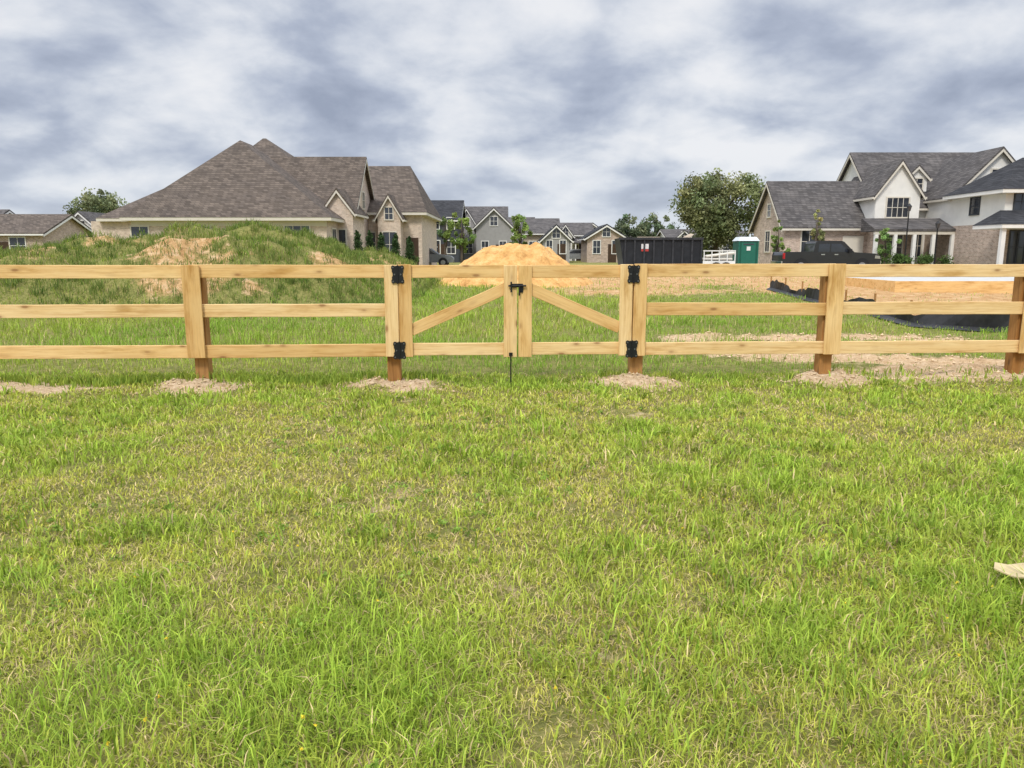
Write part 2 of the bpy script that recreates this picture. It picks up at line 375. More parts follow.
def weeds(name,n,fx,seed,hm,k1=(.16,.25,.05),k2=(.36,.42,.12)):
    r=np.random.default_rng(seed); X,Y=fx(r,n); 
    g=(np.arange(n)//14)*14; X=X[g]+r.normal(0,.06,n)*(hm/.2); Y=Y[g]+r.normal(0,.06,n)*(hm/.2)
    kp=r.random(n)>.8*dirt(X,Y); X=X[kp];Y=Y[kp];n=len(X)
    Z=height(X,Y); h=hm*(.4+.9*r.random(n)); w=.010*(.6+.8*r.random(n))*np.maximum(1,Y/18)*1.2
    a=r.random(n)*2*np.pi; l=h*(.15+.5*r.random(n)); wa=r.random(n)*2*np.pi; wx,wy=np.cos(wa)*w/2,np.sin(wa)*w/2
    P=np.empty((n,5,3)); P[:,0]=np.stack([X-wx,Y-wy,Z],-1);P[:,1]=np.stack([X+wx,Y+wy,Z],-1)
    mx=X+np.cos(a)*l*.35;my=Y+np.sin(a)*l*.35
    P[:,2]=np.stack([mx-wx,my-wy,Z+h*.6],-1);P[:,3]=np.stack([mx+wx,my+wy,Z+h*.6],-1);P[:,4]=np.stack([X+np.cos(a)*l,Y+np.sin(a)*l,Z+h],-1)
    loops=(np.arange(n)[:,None]*5+np.array([0,1,3,2,2,3,4])).ravel(); st=(np.arange(n)[:,None]*7+np.array([0,4])).ravel()
    cl=np.repeat(r.random((n//14+1)),14)[:n][:,None]
    c=np.array(k1)*(1-cl)+np.array(k2)*cl; c=c*(.7+.6*r.random(n))[:,None]
    fastmesh(name,P.reshape(-1,3),loops,st,M_GRASS,cols=np.repeat(c[:,None],5,1).reshape(-1,3))
weeds('mound_weeds',52000,lambda r,n:(r.uniform(-21,-3,n),r.uniform(19,33,n)),3,.22,(.10,.17,.03),(.27,.31,.08))
weeds('fence_weeds',9000,lambda r,n:((lambda x:(x,9.45+.05*x+r.normal(.15,.12,n)))(np.where(r.random(n)<.6,r.uniform(-7.5,-1,n),r.uniform(-7.5,7.5,n)))),4,.11,(.20,.30,.04),(.42,.50,.08))

# ---------------------------------------------------------------- fence
fence=empty('wooden_fence',(0,9.4,0),FA)
gate=empty('wooden_gate',(0,9.4,0),FA)
def board(name,parent,c,l,w,t,mat,ang=0,vertical=False,bev=.006):
    hx,hy,hz=l/2,t/2,w/2
    nseg=max(2,int(l/.3)); vs=[];fs=[]
    for i in range(nseg+1):
        x=-hx+l*i/nseg; oy=random.uniform(-.002,.002); oz=random.uniform(-.002,.002) if 0<i<nseg else 0
        for (sy,sz) in ((-1,-1),(1,-1),(1,1),(-1,1)): vs.append((x,sy*hy+oy,sz*hz+oz))
    for i in range(nseg):
        for k in range(4): a=i*4+k; bq=i*4+(k+1)%4; fs.append((a,bq,bq+4,a+4))
    fs.append((3,2,1,0)); e=nseg*4; fs.append((e,e+1,e+2,e+3))
    o=meshobj(name,vs,fs,mat,parent); o.location=c
    o.rotation_euler=(random.uniform(-.006,.006),-(math.pi/2 if vertical else ang)+random.uniform(-.003,.003),0)
    md=o.modifiers.new('b','BEVEL'); md.width=bev; md.segments=2; md.limit_method='ANGLE'; md.angle_limit=1.0
    return o
RZ=[1.428,.945,.455]
gl,gr=POSTX.index(-1.49),POSTX.index(1.60)
for i,px in enumerate(POSTX):
    isg=i in (gl,gr)
    board(f'post_{i+1}',fence,(px+(0 if isg else (.02 if px<0 else -.02)),.115,.58),1.84,.165,.16,M_POST,vertical=True,bev=.01)
    board(f'post_cap_board_{i+1}',fence,(px,-.056,.94),1.14+random.uniform(-.01,.02),.215 if not isg else .165,.028,M_WOOD,vertical=True)
k=0
for i in range(len(POSTX)-1):
    if i==gl: continue
    a2,b2=POSTX[i]+.001,POSTX[i+1]-.001
    if i==gl-1: b2+=.07
    if i==gr: a2-=.07
    for j,z in enumerate(RZ):
        k+=1
        board(f'rail_{k}',fence,((a2+b2)/2,-.002,z+random.uniform(-.007,.007)),b2-a2,.160,.040,M_WOOD,ang=random.uniform(-.0035,.0035))
st=[(-1.318,.160),(-.025,.165),(.160,.165),(1.422,.160)]
for i,(x,w) in enumerate(st): board(f'stile_{i+1}',gate,(x,-.062,.94-(.01 if 0<i<3 else 0)),1.14,w,.030,M_WOOD,vertical=True)
for s,(x0,x1) in enumerate(((-1.395,.05),(.082,1.498))):
    board(f'top_rail_{s+1}',gate,((x0+x1)/2,-.024,1.425),x1-x0,.155,.036,M_WOOD)
    board(f'bottom_rail_{s+1}',gate,((x0+x1)/2,-.024,.462),x1-x0,.155,.036,M_WOOD)
def brace(nm,x0,z0,x1,z1):
    l=math.hypot(x1-x0,z1-z0); board(nm,gate,((x0+x1)/2,-.022,(z0+z1)/2),l,.145,.034,M_WOOD,ang=math.atan2(z1-z0,x1-x0))
brace('brace_1',-1.26,.70,-.07,1.22); brace('brace_2',.20,1.22,1.36,.72)
def extr(name,pts,y0,y1,mat,parent,c=(0,0,0)):
    n=len(pts); vs=[(c[0]+x,c[1]+y0,c[2]+z) for x,z in pts]+[(c[0]+x,c[1]+y1,c[2]+z) for x,z in pts]
    fs=[tuple(range(n)),tuple(range(2*n-1,n-1,-1))]+[(i,(i+1)%n,(i+1)%n+n,i+n) for i in range(n)]
    return meshobj(name,vs,fs,mat,parent)
def cyl(name,p0,p1,r,mat,parent,n=10):
    bb=B.__new__(B); bb.o=Vector((0,0,0)); bb.p={}; bb.tube('t',[p0,p1],[r,r],n); V,F=bb.p['t']; return meshobj(name,V,F,mat,parent)
M_STEEL=simple('dull_steel',(.16,.16,.16),.4,.2,30,.6)
def hinge(i,x,z):
    half=[(.006,.085),(.014,.105),(.040,.102),(.066,.112),(.088,.098),(.090,.070),(.078,.058),(.082,.036),(.070,.014),(.070,-.014),(.082,-.036),(.078,-.058),(.090,-.070),(.088,-.098),(.066,-.112),(.040,-.102),(.014,-.105),(.006,-.085)]
    for s in (1,-1):
        pts=[(s*a*.86,b_) for a,b_ in half]
        if s<0: pts=pts[::-1]
        extr(f'hinge_leaf_{i}_{"a" if s>0 else "b"}',pts,-.088,-.079,M_BLACK,gate,(x,0,z))
    cyl(f'hinge_pin_{i}',(x,-.092,z-.112),(x,-.092,z+.112),.0095,M_BLACK,gate)
    for a,b_ in ((.062,.085),(.042,.0),(-.062,.085),(-.042,.0),(.062,-.085),(-.062,-.085)):
        cyl(f'hinge_bolt_{i}',(x+a*.9,-.094,z+b_),(x+a*.9,-.086,z+b_),.010,M_STEEL,gate,8)
for i,(x,z) in enumerate(((-1.402,1.39),(-1.402,.455),(1.508,1.39),(1.508,.455))): hinge(i+1,x,z)
extr('latch_plate',[(-.065,.03),(.065,.03),(.075,.012),(.065,-.015),(-.065,-.015),(-.075,.012)],-.092,-.080,M_BLACK,gate,(.045,0,1.245))
extr('latch_keeper',[(-.02,.05),(.02,.05),(.03,.0),(.02,-.06),(-.02,-.06),(-.03,0)],-.088,-.079,M_BLACK,gate,(.11,0,1.225))
cyl('latch_bar',(-.05,-.104,1.25),(.17,-.104,1.25),.011,M_BLACK,gate)
cyl('latch_ring_a',(-.015,-.11,1.30),(-.015,-.11,1.17),.011,M_BLACK,gate)
cyl('latch_ring_b',(.085,-.11,1.25),(.085,-.11,1.13),.010,M_BLACK,gate)
cyl('drop_rod',(-.02,-.10,.02),(-.02,-.10,.42),.0085,M_BLACK,gate)
extr('rod_bracket',[(-.022,.02),(.022,.02),(.022,-.02),(-.022,-.02)],-.094,-.079,M_BLACK,gate,(-.02,0,.40))

# ---------------------------------------------------------------- trees
M_BARK=simple('bark',(.11,.085,.065),.9,.35,6)
def leaves(name,C,R,per,size,cols,parent=None,o=(0,0,0),seed=0,flat=1.0):
    r=np.random.default_rng(seed); C=np.asarray(C,float); R=np.asarray(R,float); m=len(C)
    n=m*per; ci=np.repeat(np.arange(m),per)
    v=r.normal(0,1,(n,3)); v/=np.linalg.norm(v,axis=1)[:,None]; rad=r.random(n)**.5
    P=C[ci]+v*(rad[:,None])*R[ci][:,None]*np.array([1,1,flat])
    a=r.normal(0,1,(n,3)); a/=np.linalg.norm(a,axis=1)[:,None]; b_=np.cross(a,r.normal(0,1,(n,3))); b_/=np.linalg.norm(b_,axis=1)[:,None]
    s=size*(.55+.9*r.random(n))[:,None]
    V=np.stack([P-a*s*.5,P-b_*s*.32,P+a*s*.5,P+b_*s*.32],1)-np.array(o)
    c=np.asarray(cols)[ci]*(.7+.6*r.random(n))[:,None]
    return fastmesh(name,V.reshape(-1,3),np.arange(n*4),np.arange(n)*4,M_LEAF,cols=np.clip(np.repeat(c[:,None],4,1).reshape(-1,3),0,1),parent=parent)
def tree(name,x,y,zb,ht,rad,seed,crown0=.3,nc=60,per=90,size=.28,col=(.075,.12,.035),tr=None):
    r=random.Random(seed); o=(x,y,zb); t=B(name,o); t.mat(trunk=M_BARK)
    tr=tr or ht*.022
    cz=zb+ht*(crown0+(1-crown0)/2); hz=ht*(1-crown0)/2
    t.tube('trunk',[(x,y,zb-.2),(x+.02*ht*r.uniform(-1,1),y,zb+ht*.25),(x+.03*ht*r.uniform(-1,1),y,zb+ht*.55),(x,y,zb+ht*.85)],[tr*1.3,tr,tr*.65,tr*.15])
    C=[];R=[];K=[]
    while len(C)<nc:
        v=Vector((r.uniform(-1,1),r.uniform(-1,1),r.uniform(-1,1)))
        if v.length>1 or v.length<.25: continue
        ll=v.length; lump=.84+.20*math.sin(3.1*math.atan2(v.y,v.x)+seed)+.14*math.sin(5*v.z+seed*2)
        v=v.normalized()*(ll**.6)*lump
        wdt=1-.25*max(0,v.z)
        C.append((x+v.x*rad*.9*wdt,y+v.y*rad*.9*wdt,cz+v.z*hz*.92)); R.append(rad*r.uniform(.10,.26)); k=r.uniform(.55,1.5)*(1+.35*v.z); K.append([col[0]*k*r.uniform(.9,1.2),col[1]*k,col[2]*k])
    for c in C[::max(1,nc//16)]:
        h0=zb+ht*r.uniform(.2,.45); mid=((x*1.2+c[0]*.8)/2,(y*1.2+c[1]*.8)/2,(h0+c[2])/2+.03*ht)
        t.tube('trunk',[(x,y,h0),mid,c],[tr*.4,tr*.22,tr*.04],5)
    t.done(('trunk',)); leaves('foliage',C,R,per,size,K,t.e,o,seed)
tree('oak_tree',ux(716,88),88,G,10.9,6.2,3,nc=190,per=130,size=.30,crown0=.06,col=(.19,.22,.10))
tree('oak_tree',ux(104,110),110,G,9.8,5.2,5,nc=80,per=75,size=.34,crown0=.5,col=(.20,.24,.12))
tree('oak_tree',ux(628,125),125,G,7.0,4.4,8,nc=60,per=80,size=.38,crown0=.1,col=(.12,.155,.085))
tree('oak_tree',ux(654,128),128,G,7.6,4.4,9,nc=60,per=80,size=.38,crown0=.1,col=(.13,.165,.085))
tree('young_tree',ux(462,62),62,G,4.7,1.3,11,nc=34,per=100,size=.15,crown0=.2,col=(.19,.28,.07))
tree('young_tree',ux(520,72),72,G,5.0,1.4,12,nc=34,per=100,size=.17,crown0=.15,col=(.22,.31,.08))
tree('young_tree',ux(446,80),80,G,5.5,1.2,13,nc=22,per=60,size=.18,crown0=.25,col=(.11,.16,.06))
tree('young_tree',ux(777,50),50,G,3.3,.75,14,nc=26,per=90,size=.12,crown0=.12,col=(.21,.31,.08))
tree('young_tree',ux(816,53.5),53.5,G,4.3,.7,15,nc=24,per=90,size=.13,crown0=.2,col=(.28,.29,.12))
tree('young_tree',ux(885,51),51,G,3.1,.8,16,nc=26,per=90,size=.12,crown0=.1,col=(.17,.27,.08))
tree('young_tree',ux(45,75),75,G,3.5,1.6,17,nc=22,per=60,size=.2,crown0=.2,col=(.11,.16,.06))
def cypress(u,Y,vt,seed):
    x=ux(u,Y); zt=vz(vt,Y); o=(x,Y,G); t=B('cypress_tree',o); t.mat(trunk=M_BARK); t.tube('trunk',[(x,Y,G-.1),(x,Y,zt-.4)],[.07,.02],6); t.done()
    C=[];R=[];K=[];r=random.Random(seed)
    for i in range(26):
        f=i/25; z=G+.25+(zt-G-.3)*f; rr=.33*(math.sin(math.pi*min(1,.18+.82*f))**.6)*(1-.25*f)+.04
        C.append((x+r.uniform(-.08,.08),Y+r.uniform(-.08,.08),z)); R.append(rr); k=r.uniform(.7,1.3); K.append((.055*k,.095*k,.035*k))
    leaves('foliage',C,R,130,.10,K,t.e,o,seed,flat=.8)
for i,(u,v) in enumerate(((336,238),(358,230),(370,230),(382,232),(396,233),(410,236))): cypress(u,52.0+.3*i,v,i+30)
C=[];R=[];K=[];rr=random.Random(3)
for i in range(420):
    x=rr.uniform(-190,190); h=4.5+3.5*vnoise(x,0,.05,90)+2*vnoise(x,0,.2,91); z=G+rr.random()*float(h)
    C.append((x,rr.uniform(225,250),z)); R.append(rr.uniform(1.4,2.6)); k=rr.uniform(.7,1.3); K.append((.15*k,.18*k,.13*k))
leaves('distant_treeline',C,R,50,.9,K,seed=5)
r=np.random.default_rng(17); C=[];R=[];K=[]
for i in range(900):
    y=1.5+8.2*r.random()**.8; x=r.uniform(-1,1)*(.74*y+1)
    if vnoise(x,y,.8,62)<.5 or float(dirt(x,y))>.4: continue
    z=float(height(x,y)); C.append((x,y,z+.022)); R.append(r.uniform(.03,.09)); k=r.uniform(.7,1.25); K.append((.24*k,.36*k,.06*k))
leaves('lawn_weeds',C,R,26,.022,K,seed=18,flat=.35)
C=[];R=[];K=[]
for i in range(90):
    y=1.8+5*r.random(); x=r.uniform(-1,1)*(.74*y+1); C.append((x,y,float(height(x,y))+r.uniform(.06,.10))); R.append(.006); K.append((.80,.62,.05))
leaves('yellow_flowers',C,R,8,.009,K,seed=19)

# ---------------------------------------------------------------- left big house
h=B('brick_house',(-18,56,G)); h.mat(walls=M_BRICK_P,roof=M_SH_B,trim=M_TRIM,glass=M_GLASS,door=M_DOOR,vents=M_DARKS,fascia=M_TRIM)
xl,xr=ux(122,50),ux(333,50)
h.box('walls',xl+.5,xr-.5,50.6,66,G-.3,3.72)
h.hip('roof',xl,xr,50,66.5,3.9,vz(142,57.5),57.5,60.0,'y',rc=ux(247,57.5))
h.box('walls',ux(112,58),-18,55.5,66,G-.3,3.85); h.hip('roof',ux(106,56),-17,55,66.6,4.05,6.7,ux(168,60),-18,'x')
h.hip('roof',-25,-11.5,55.5,75,4.6,vz(142,66),ux(273,66),ux(276,66),'x',rc=65,fascia='fascia')
h.gable(-20,-11.6,55.3,65,G-.3,4.1,vz(160,60),'x',oh=.35)
h.win('+x',60,-11.6,5.0,.8,1.2)
h.gable(-13.3,-11.2,54.0,58,G-.3,4.5,5.9,'y',oh=.22)
h.win('-y',-12.25,54.0,G+.9,1.0,1.9)
h.box('walls',-12.3,-7.3,62,74,G-.3,4.6); h.hip('roof',-14,-6.8,61.4,74.5,4.8,vz(167,68),-13,-8.9,'x')
h.gable(-10.6,-8.8,60.5,64,G-.3,4.5,6.0,'y',oh=.25); h.win('-y',-9.7,60.5,4.2,.6,.9)
h.win('-y',-9.7,60.5,G+.9,1.0,1.9); h.win('-y',-11.6,62,G+1.2,1.0,1.6)
for a in (-24.6,-20.5,-17.2): h.win('-y',a,50.6,G+1.6,1.1,1.3)
h.win('-y',-14.2,50.6,G+1.5,1.6,1.45,3,2)
h.win('+x',52.6,xr-.5,G+1.4,1.1,1.4)
h.box('trim',xl+.48,xr-.48,50.57,50.62,3.35,3.69)
h.tube('vents',[(-16.9,54,5.2),(-16.9,54,6.75)],[.06,.06]); h.tube('vents',[(-18.2,53,5.4),(-18.2,53,6.1)],[.05,.05])
h.box('door',-8.6,-7.6,61.96,62.01,G,G+2.4)
h.done()

def house(name,x,y,w,d,ze,zr,axis='x',wall=M_GREYS,roof=M_SH_G,front=True,wins=2):
    b=B(name,(x,y,G)); b.mat(walls=wall,roof=roof,trim=M_WHITE,glass=M_GLASS,door=M_DOOR)
    ze+=.5; zr+=.5
    b.gable(x-w/2,x+w/2,y,y+d,G-.2,G+ze,G+zr,axis,oh=.4)
    for i in range(wins):
        a=x-w/2+w*(i+.5)/wins; b.win('-y',a,y,G+1.1,w*.12+.3,1.5)
        if ze>5: b.win('-y',a,y,G+4.0,w*.1+.3,1.3)
    if axis=='y': b.win('-y',x,y,G+ze+.1,.9,1.1)
    b.box('door',x+w*.05,x+w*.05+1.0,y-.05,y+.02,G,G+2.2)
    if front and axis=='x':
        b.gable(x-w*.36,x-w*.02,y-1.4,y+d*.5,G-.2,G+ze,G+ze+(zr-ze)*.78,'y',oh=.3); b.win('-y',x-w*.19,y-1.4,G+ze-.2,.8,1.1); b.win('-y',x-w*.19,y-1.4,G+1.1,1.5,1.5,3)
        b.poly('roof',[(x+w*.02,y-2,G+2.6),(x+w/2,y-2,G+2.6),(x+w/2,y+.02,G+3.3),(x+w*.02,y+.02,G+3.3),(x+w*.02,y-2,G+2.45),(x+w/2,y-2,G+2.45),(x+w/2,y+.02,G+2.45),(x+w*.02,y+.02,G+2.45)],[(0,1,2,3),(7,6,5,4),(0,4,5,1),(1,5,6,2),(0,3,7,4)])
        for k in range(3): px=x+w*.06+(w*.40)*k/2; b.box('trim',px-.09,px+.09,y-1.9,y-1.72,G,G+2.45)
    b.done()
house('grey_house',ux(8,74),72,9.5,9,2.5,4.3,'x',M_BRICK_R,M_SH_B,front=False)
house('brick_house',ux(50,78),84,5,8,2.3,3.7,'x',M_BRICK_D,M_SH_D,front=False)
house('white_house',ux(84,84),84,4.6,8,2.9,5.0,'y',M_WHITE,M_SH_G)
house('white_house',ux(118,94),96,6,8,3.0,4.8,'x',M_WHITE,M_SH_G,front=False)
house('dark_house',ux(436,92),92,5.5,10,4.6,7.0,'x',M_DARKS,M_SH_D,front=False,wins=3)
house('grey_house',ux(478,105),105,7.5,10,4.4,7.0,'x',M_GREYS,M_SH_G)
house('grey_house',ux(494,98),98,4.6,9,4.0,6.2,'y',M_GREYS,M_SH_G)
house('white_house',ux(512,125),125,7,10,3.9,6.4,'x',M_WHITE,M_SH_G)
house('grey_house',ux(541,100),100,4.5,9,3.2,5.1,'x',M_TAN,M_SH_G,front=False)
house('dark_house',ux(556,90),90,3.2,8,2.3,3.8,'y',M_GREYS,M_SH_D)
house('grey_house',ux(572,110),110,5.8,9,3.2,4.9,'x',M_WHITE,M_SH_G)
house('white_house',ux(592,122),122,5,9,3.4,5.2,'y',M_TAN,M_SH_D)
house('brick_house',ux(606,92),92,4.6,8,2.5,3.9,'y',M_BRICK_R,M_SH_D)
house('grey_house',ux(645,140),140,9,9,2.9,4.4,'x',M_GREYS,M_SH_G)
house('white_house',ux(690,118),118,7,9,2.9,4.2,'x',M_WHITE,M_SH_G)
house('grey_house',ux(735,105),105,5,9,2.4,3.6,'x',M_GREYS,M_SH_G,front=False)
for i,u in enumerate((-60,-150,-260)): house('grey_house',ux(u,80+6*i),80+6*i,9,9,3,5.2,'x',(M_WHITE,M_TAN,M_GREYS)[i],M_SH_G)
for i,u in enumerate((1180,1300)): house('white_house',ux(u,62+6*i),62+6*i,10,9,5,8,'x',M_WHITE,M_SH_G)

# ---------------------------------------------------------------- right house
h=B('farmhouse',(28,58,G)); h.mat(walls=M_BRICK_R,roof=M_SH_G,trim=M_TRIM,glass=M_GLASS,door=M_DOOR,white_walls=M_WHITE,columns=M_WHITE,garage_door=M_TRIM)
h.gable(19.6,28.5,55,62,G-.3,3.55,vz(184,58.5),'x',oh=.35)
h.win('-x',58.5,19.6,G+1.3,1.0,1.5); h.win('-x',58.5,19.6,4.3,.7,.9)
h.win('-y',21.4,55,G+1.2,1.1,1.6)
h.box('garage_door',23.8,25.3,54.95,55.02,G,G+2.4)
h.gable(26.6,36.8,56,65,G-.3,5.0,vz(156,60.5),'x',oh=.35,wall='white_walls')
h.gable(25.5,28.6,54,60,G+2.9,5.7,vz(163,54),'y',oh=.25,wall='white_walls')
h.win('-y',27.05,54,vz(217,54),1.5,1.3,4,2); h.box('walls',25.55,28.55,54.05,58,G-.3,G+2.89)
h.win('-y',27.05,54.05,G+.8,1.1,1.6)
h.gable(28.7,30.2,56.3,60,6.0,7.0,7.75,'y',oh=.18,wall='white_walls'); h.win('-y',29.45,56.3,6.2,.8,.7)
h.gable(30.3,36.2,53,62,G+4.5,5.5,vz(151,53),'y',oh=.3,wall='white_walls')
h.box('walls',30.25,36.25,52.95,60,G-.3,G+4.5)
h.win('-y',32.2,52.95,G+1.3,1.5,1.6,3); h.win('-y',32.2,52.95,G+3.3,1.2,.9)
h.win('-y',33.25,53,6.1,.9,1.1)
h.poly('roof',[(24.6,51.9,3.2),(30.2,51.9,3.2),(30.2,54,4.0),(24.6,54,4.0),(24.6,51.9,3.05),(30.2,51.9,3.05),(30.2,54,3.05),(24.6,54,3.05)],[(0,1,2,3),(7,6,5,4),(0,4,5,1),(1,5,6,2),(0,3,7,4)])
h.box('trim',24.65,30.15,51.95,52.15,2.83,3.04)
for i in range(5): x=24.8+1.3*i; h.box('columns',x-.11,x+.11,51.95,52.17,G,2.83); h.box('columns',x-.16,x+.16,51.9,52.2,G,G+.2)
for i in range(2): h.win('-y',29.0+.75*i,56,G+.9,.5,1.6)
h.done()
h=B('dark_roof_house',(33,48,G)); h.mat(walls=M_BRICK_R,roof=M_SH_D,trim=M_DARKS,glass=M_GLASS,columns=M_WHITE,white_walls=M_WHITE,cornice=M_WHITE)
h.box('white_walls',30.1,41,47,56,G+3.0,5.35); h.box('walls',30.1,41,47,52.9,G-.3,G+3.0)
h.hip('roof',29.5,41.6,46.4,52.9,5.4,7.6,32.6,38.8,'x',fascia='cornice')
h.hip('roof',28.4,41.6,44.4,47.3,3.25,4.15,29.6,40.5,'x',rc=46.6,fascia='cornice')
for i in range(6): x=28.7+1.9*i; h.box('columns',x-.12,x+.12,44.6,44.84,G,3.03)
for i in range(5): x=31.1+1.9*i; h.win('-y',x,47,4.2,.85,1.0); h.win('-y',x,47,G+.6,.9,1.9)
h.win('-x',50,30.1,4.1,.9,1.0)
h.done()

# ---------------------------------------------------------------- roads
M_CONC=simple('concrete',(.42,.40,.36),.85,.15,2); M_ASPH=simple('asphalt',(.06,.06,.062),.9,.2,5)
r_=B('street',(0,48,G)); r_.mat(surface=M_ASPH,kerb=M_CONC,driveway=M_CONC)
r_.poly('surface',[(3,42.2,G+.004),(120,42.2,G+.004),(120,44.2,G+.004),(3,44.2,G+.004)],[(0,1,2,3)])
r_.box('kerb',3,120,42,42.2,G-.1,G+.12)
r_.poly('driveway',[(3,44.2,G+.006),(28,44.2,G+.006),(28,54.9,G+.006),(3,54.9,G+.006)],[(0,1,2,3)])
r_.done()
sl=B('concrete_slab',(16,27,.2)); sl.mat(slab=simple('new_concrete',(.50,.49,.46),.55,.1,2),form_boards=M_WOOD)
sl.box('slab',14.0,26,27.5,34,0,.60); sl.box('form_boards',13.9,26,27.42,27.5,.1,.62); sl.box('form_boards',13.92,14.0,27.5,34,.1,.62); sl.done()

# sand pile
n=110; g=np.linspace(-4.6,4.6,n); SX,SY=np.meshgrid(g,g); rr_=np.sqrt((SX/.92)**2+(SY/.9)**2)
hz=1.80*np.clip((3.7-rr_)/2.6,0,1); hz=np.where(hz>1.5,1.5+(hz-1.5)*.35,hz); hz=hz*(1+.20*(fbm(SX,SY,1.2,95)-.5)*2)+.26*(fbm(SX,SY,3,97)-.5)*sstep(.1,.5,hz)
pz=height(SX+.15,SY+33)-.03*(hz<.01)+hz
m,nt,b=newmat('orange_sand'); tc=N(nt,'ShaderNodeTexCoord'); n1=noise(nt,tc.outputs['Object'],2.2,8,.7)
rc=ramp(nt,n1.outputs[0],[(.32,(.48,.23,.065)),(.5,(.72,.40,.13)),(.68,(.82,.53,.22))]); L(nt,rc.outputs[0],b.inputs['Base Color']); b.inputs['Roughness'].default_value=.95; bump(nt,b,n1.outputs[0],1.0,.2)
co=np.stack([SX,SY+0,pz-.5],-1).reshape(-1,3); ii=np.arange(n*n).reshape(n,n); q=np.stack([ii[:-1,:-1],ii[:-1,1:],ii[1:,1:],ii[1:,:-1]],-1).reshape(-1,4)
keep=(hz.reshape(-1)[q].max(1)>.01); q=q[keep]
o=fastmesh('sand_pile',co,q.ravel(),np.arange(len(q))*4,m,smooth=True); o.location=(.15,33,.5)

# silt fence
pts=[(9.9,29),(9.5,24),(9.2,20),(8.9,16.6),(9.6,15.7),(11.5,15.2),(14,14.8),(18,14.5)]
sf=B('silt_fence',(9,18,0)); sf.mat(fabric=simple('black_fabric',(.026,.026,.028),.6,.4,6,0,.4),stakes=M_POST)
V=[];F=[]; P2=[]
for a,b_ in zip(pts[:-1],pts[1:]):
    k=max(2,int(math.dist(a,b_)/.25)); P2+=[(a[0]+(b_[0]-a[0])*i/k,a[1]+(b_[1]-a[1])*i/k) for i in range(k)]
for i,(x,y) in enumerate(P2):
    z=float(height(x,y)); hh_=.31+.09*math.sin(i*.37)+random.uniform(-.04,.04); wv=.05*math.sin(i*.9)
    V+= [(x-.22,y-.2,z+.02),(x,y,z+.08),(x+wv,y+wv,z+hh_)]
for i in range(len(P2)-1): F+=[(i*3,i*3+3,i*3+4,i*3+1),(i*3+1,i*3+4,i*3+5,i*3+2)]
sf.poly('fabric',V,F)
for x,y in P2[::8]: z=float(height(x,y)); sf.box('stakes',x+.03,x+.07,y+.03,y+.07,z-.1,z+.55)
sf.done()

# ---------------------------------------------------------------- site objects
d=B('roll_off_dumpster',(9,50,G)); d.mat(body=simple('black_dumpster_paint',(.018,.019,.022),.5,.35,2),ribs=simple('worn_dark_steel',(.035,.035,.038),.5,.4,4),decal=simple('white_decal',(.7,.68,.66),.6,.05),red_band=simple('red_decal',(.45,.05,.04),.6,.1),wheels=M_BLACK,load=M_TAN)
x0,x1=ux(617,48),ux(698,48); y0=47.0;y1=49.4; zt=2.50
d.poly('body',[(x0+.3,y0,G+.25),(x1,y0,G+.25),(x1,y0,zt),(x0,y0,zt),(x0+.3,y1,G+.25),(x1,y1,G+.25),(x1,y1,zt),(x0,y1,zt)],[(0,1,2,3),(7,6,5,4),(0,4,5,1),(1,5,6,2),(0,3,7,4)])
for i in range(9): x=x0+.35+(x1-x0-.4)*i/8; d.box('ribs',x-.05,x+.05,y0-.09,y0-.002,G+.3,zt-.1)
d.box('ribs',x0-.05,x1+.05,y0-.12,y0-.002,zt-.1,zt+.04); d.box('ribs',x0+.25,x1+.02,y0-.1,y0-.002,G+.17,G+.29)
d.box('decal',x0+1.35,x0+1.8,y0-.012,y0-.003,1.85,2.15); d.box('red_band',x0+1.35,x0+1.8,y0-.013,y0-.003,1.7,1.83)
for x in (x0+.9,x1-.5): d.tube('wheels',[(x,y0-.05,G+.14),(x,y0+.2,G+.14)],[.14,.14],12)
d.poly('load',[(x1-1.6,47.6,2.3),(x1-.9,47.5,2.3),(x1-.4,47.6,2.75),(x1-.6,47.7,2.8)],[(0,1,2,3)]); d.box('load',x0+1.2,x0+2.6,47.7,47.8,zt-.3,zt+.10)
d.done()
p=B('portable_toilet',(15.3,49,G)); p.mat(body=simple('green_plastic',(.015,.10,.065),.5,.1,3),roof=simple('white_plastic',(.62,.66,.66),.4,.05,3),door=simple('green_door',(.02,.13,.085),.5,.1,3),vent=M_DARKS,sign=M_WHITE)
X0=ux(738,48);X1=ux(758,48); xm=(X0+X1)/2
p.box('body',X0,X1,48,49.2,G,G+1.95)
p.box('door',X0+.18,X1-.18,47.96,47.998,G+.12,G+1.85); p.box('sign',xm-.12,xm+.12,47.94,47.958,G+1.35,G+1.6)
for s in (X0,X1-.07): p.box('door',s,s+.07,47.95,47.999,G,G+1.95)
p.box('vent',X0+.3,X1-.3,47.945,47.958,G+1.7,G+1.78)
p.poly('roof',[(X0-.05,47.93,G+1.95),(X1+.05,47.93,G+1.95),(X1+.05,49.25,G+1.95),(X0-.05,49.25,G+1.95),(X0+.12,48.1,G+2.2),(X1-.12,48.1,G+2.2),(X1-.12,49.1,G+2.2),(X0+.12,49.1,G+2.2)],[(3,2,1,0),(4,5,6,7),(0,1,5,4),(1,2,6,5),(2,3,7,6),(3,0,4,7)])
p.tube('roof',[(X1-.25,49,G+2.1),(X1-.25,49,G+2.4)],[.05,.05]); p.done()
t=B('utility_trailer',(13.2,48,G)); t.mat(frame=M_WHITE,deck=M_DARKS,wheels=M_BLACK,load=M_TRIM)
x0,x1=ux(701,47),ux(733,47); g0=G+.1
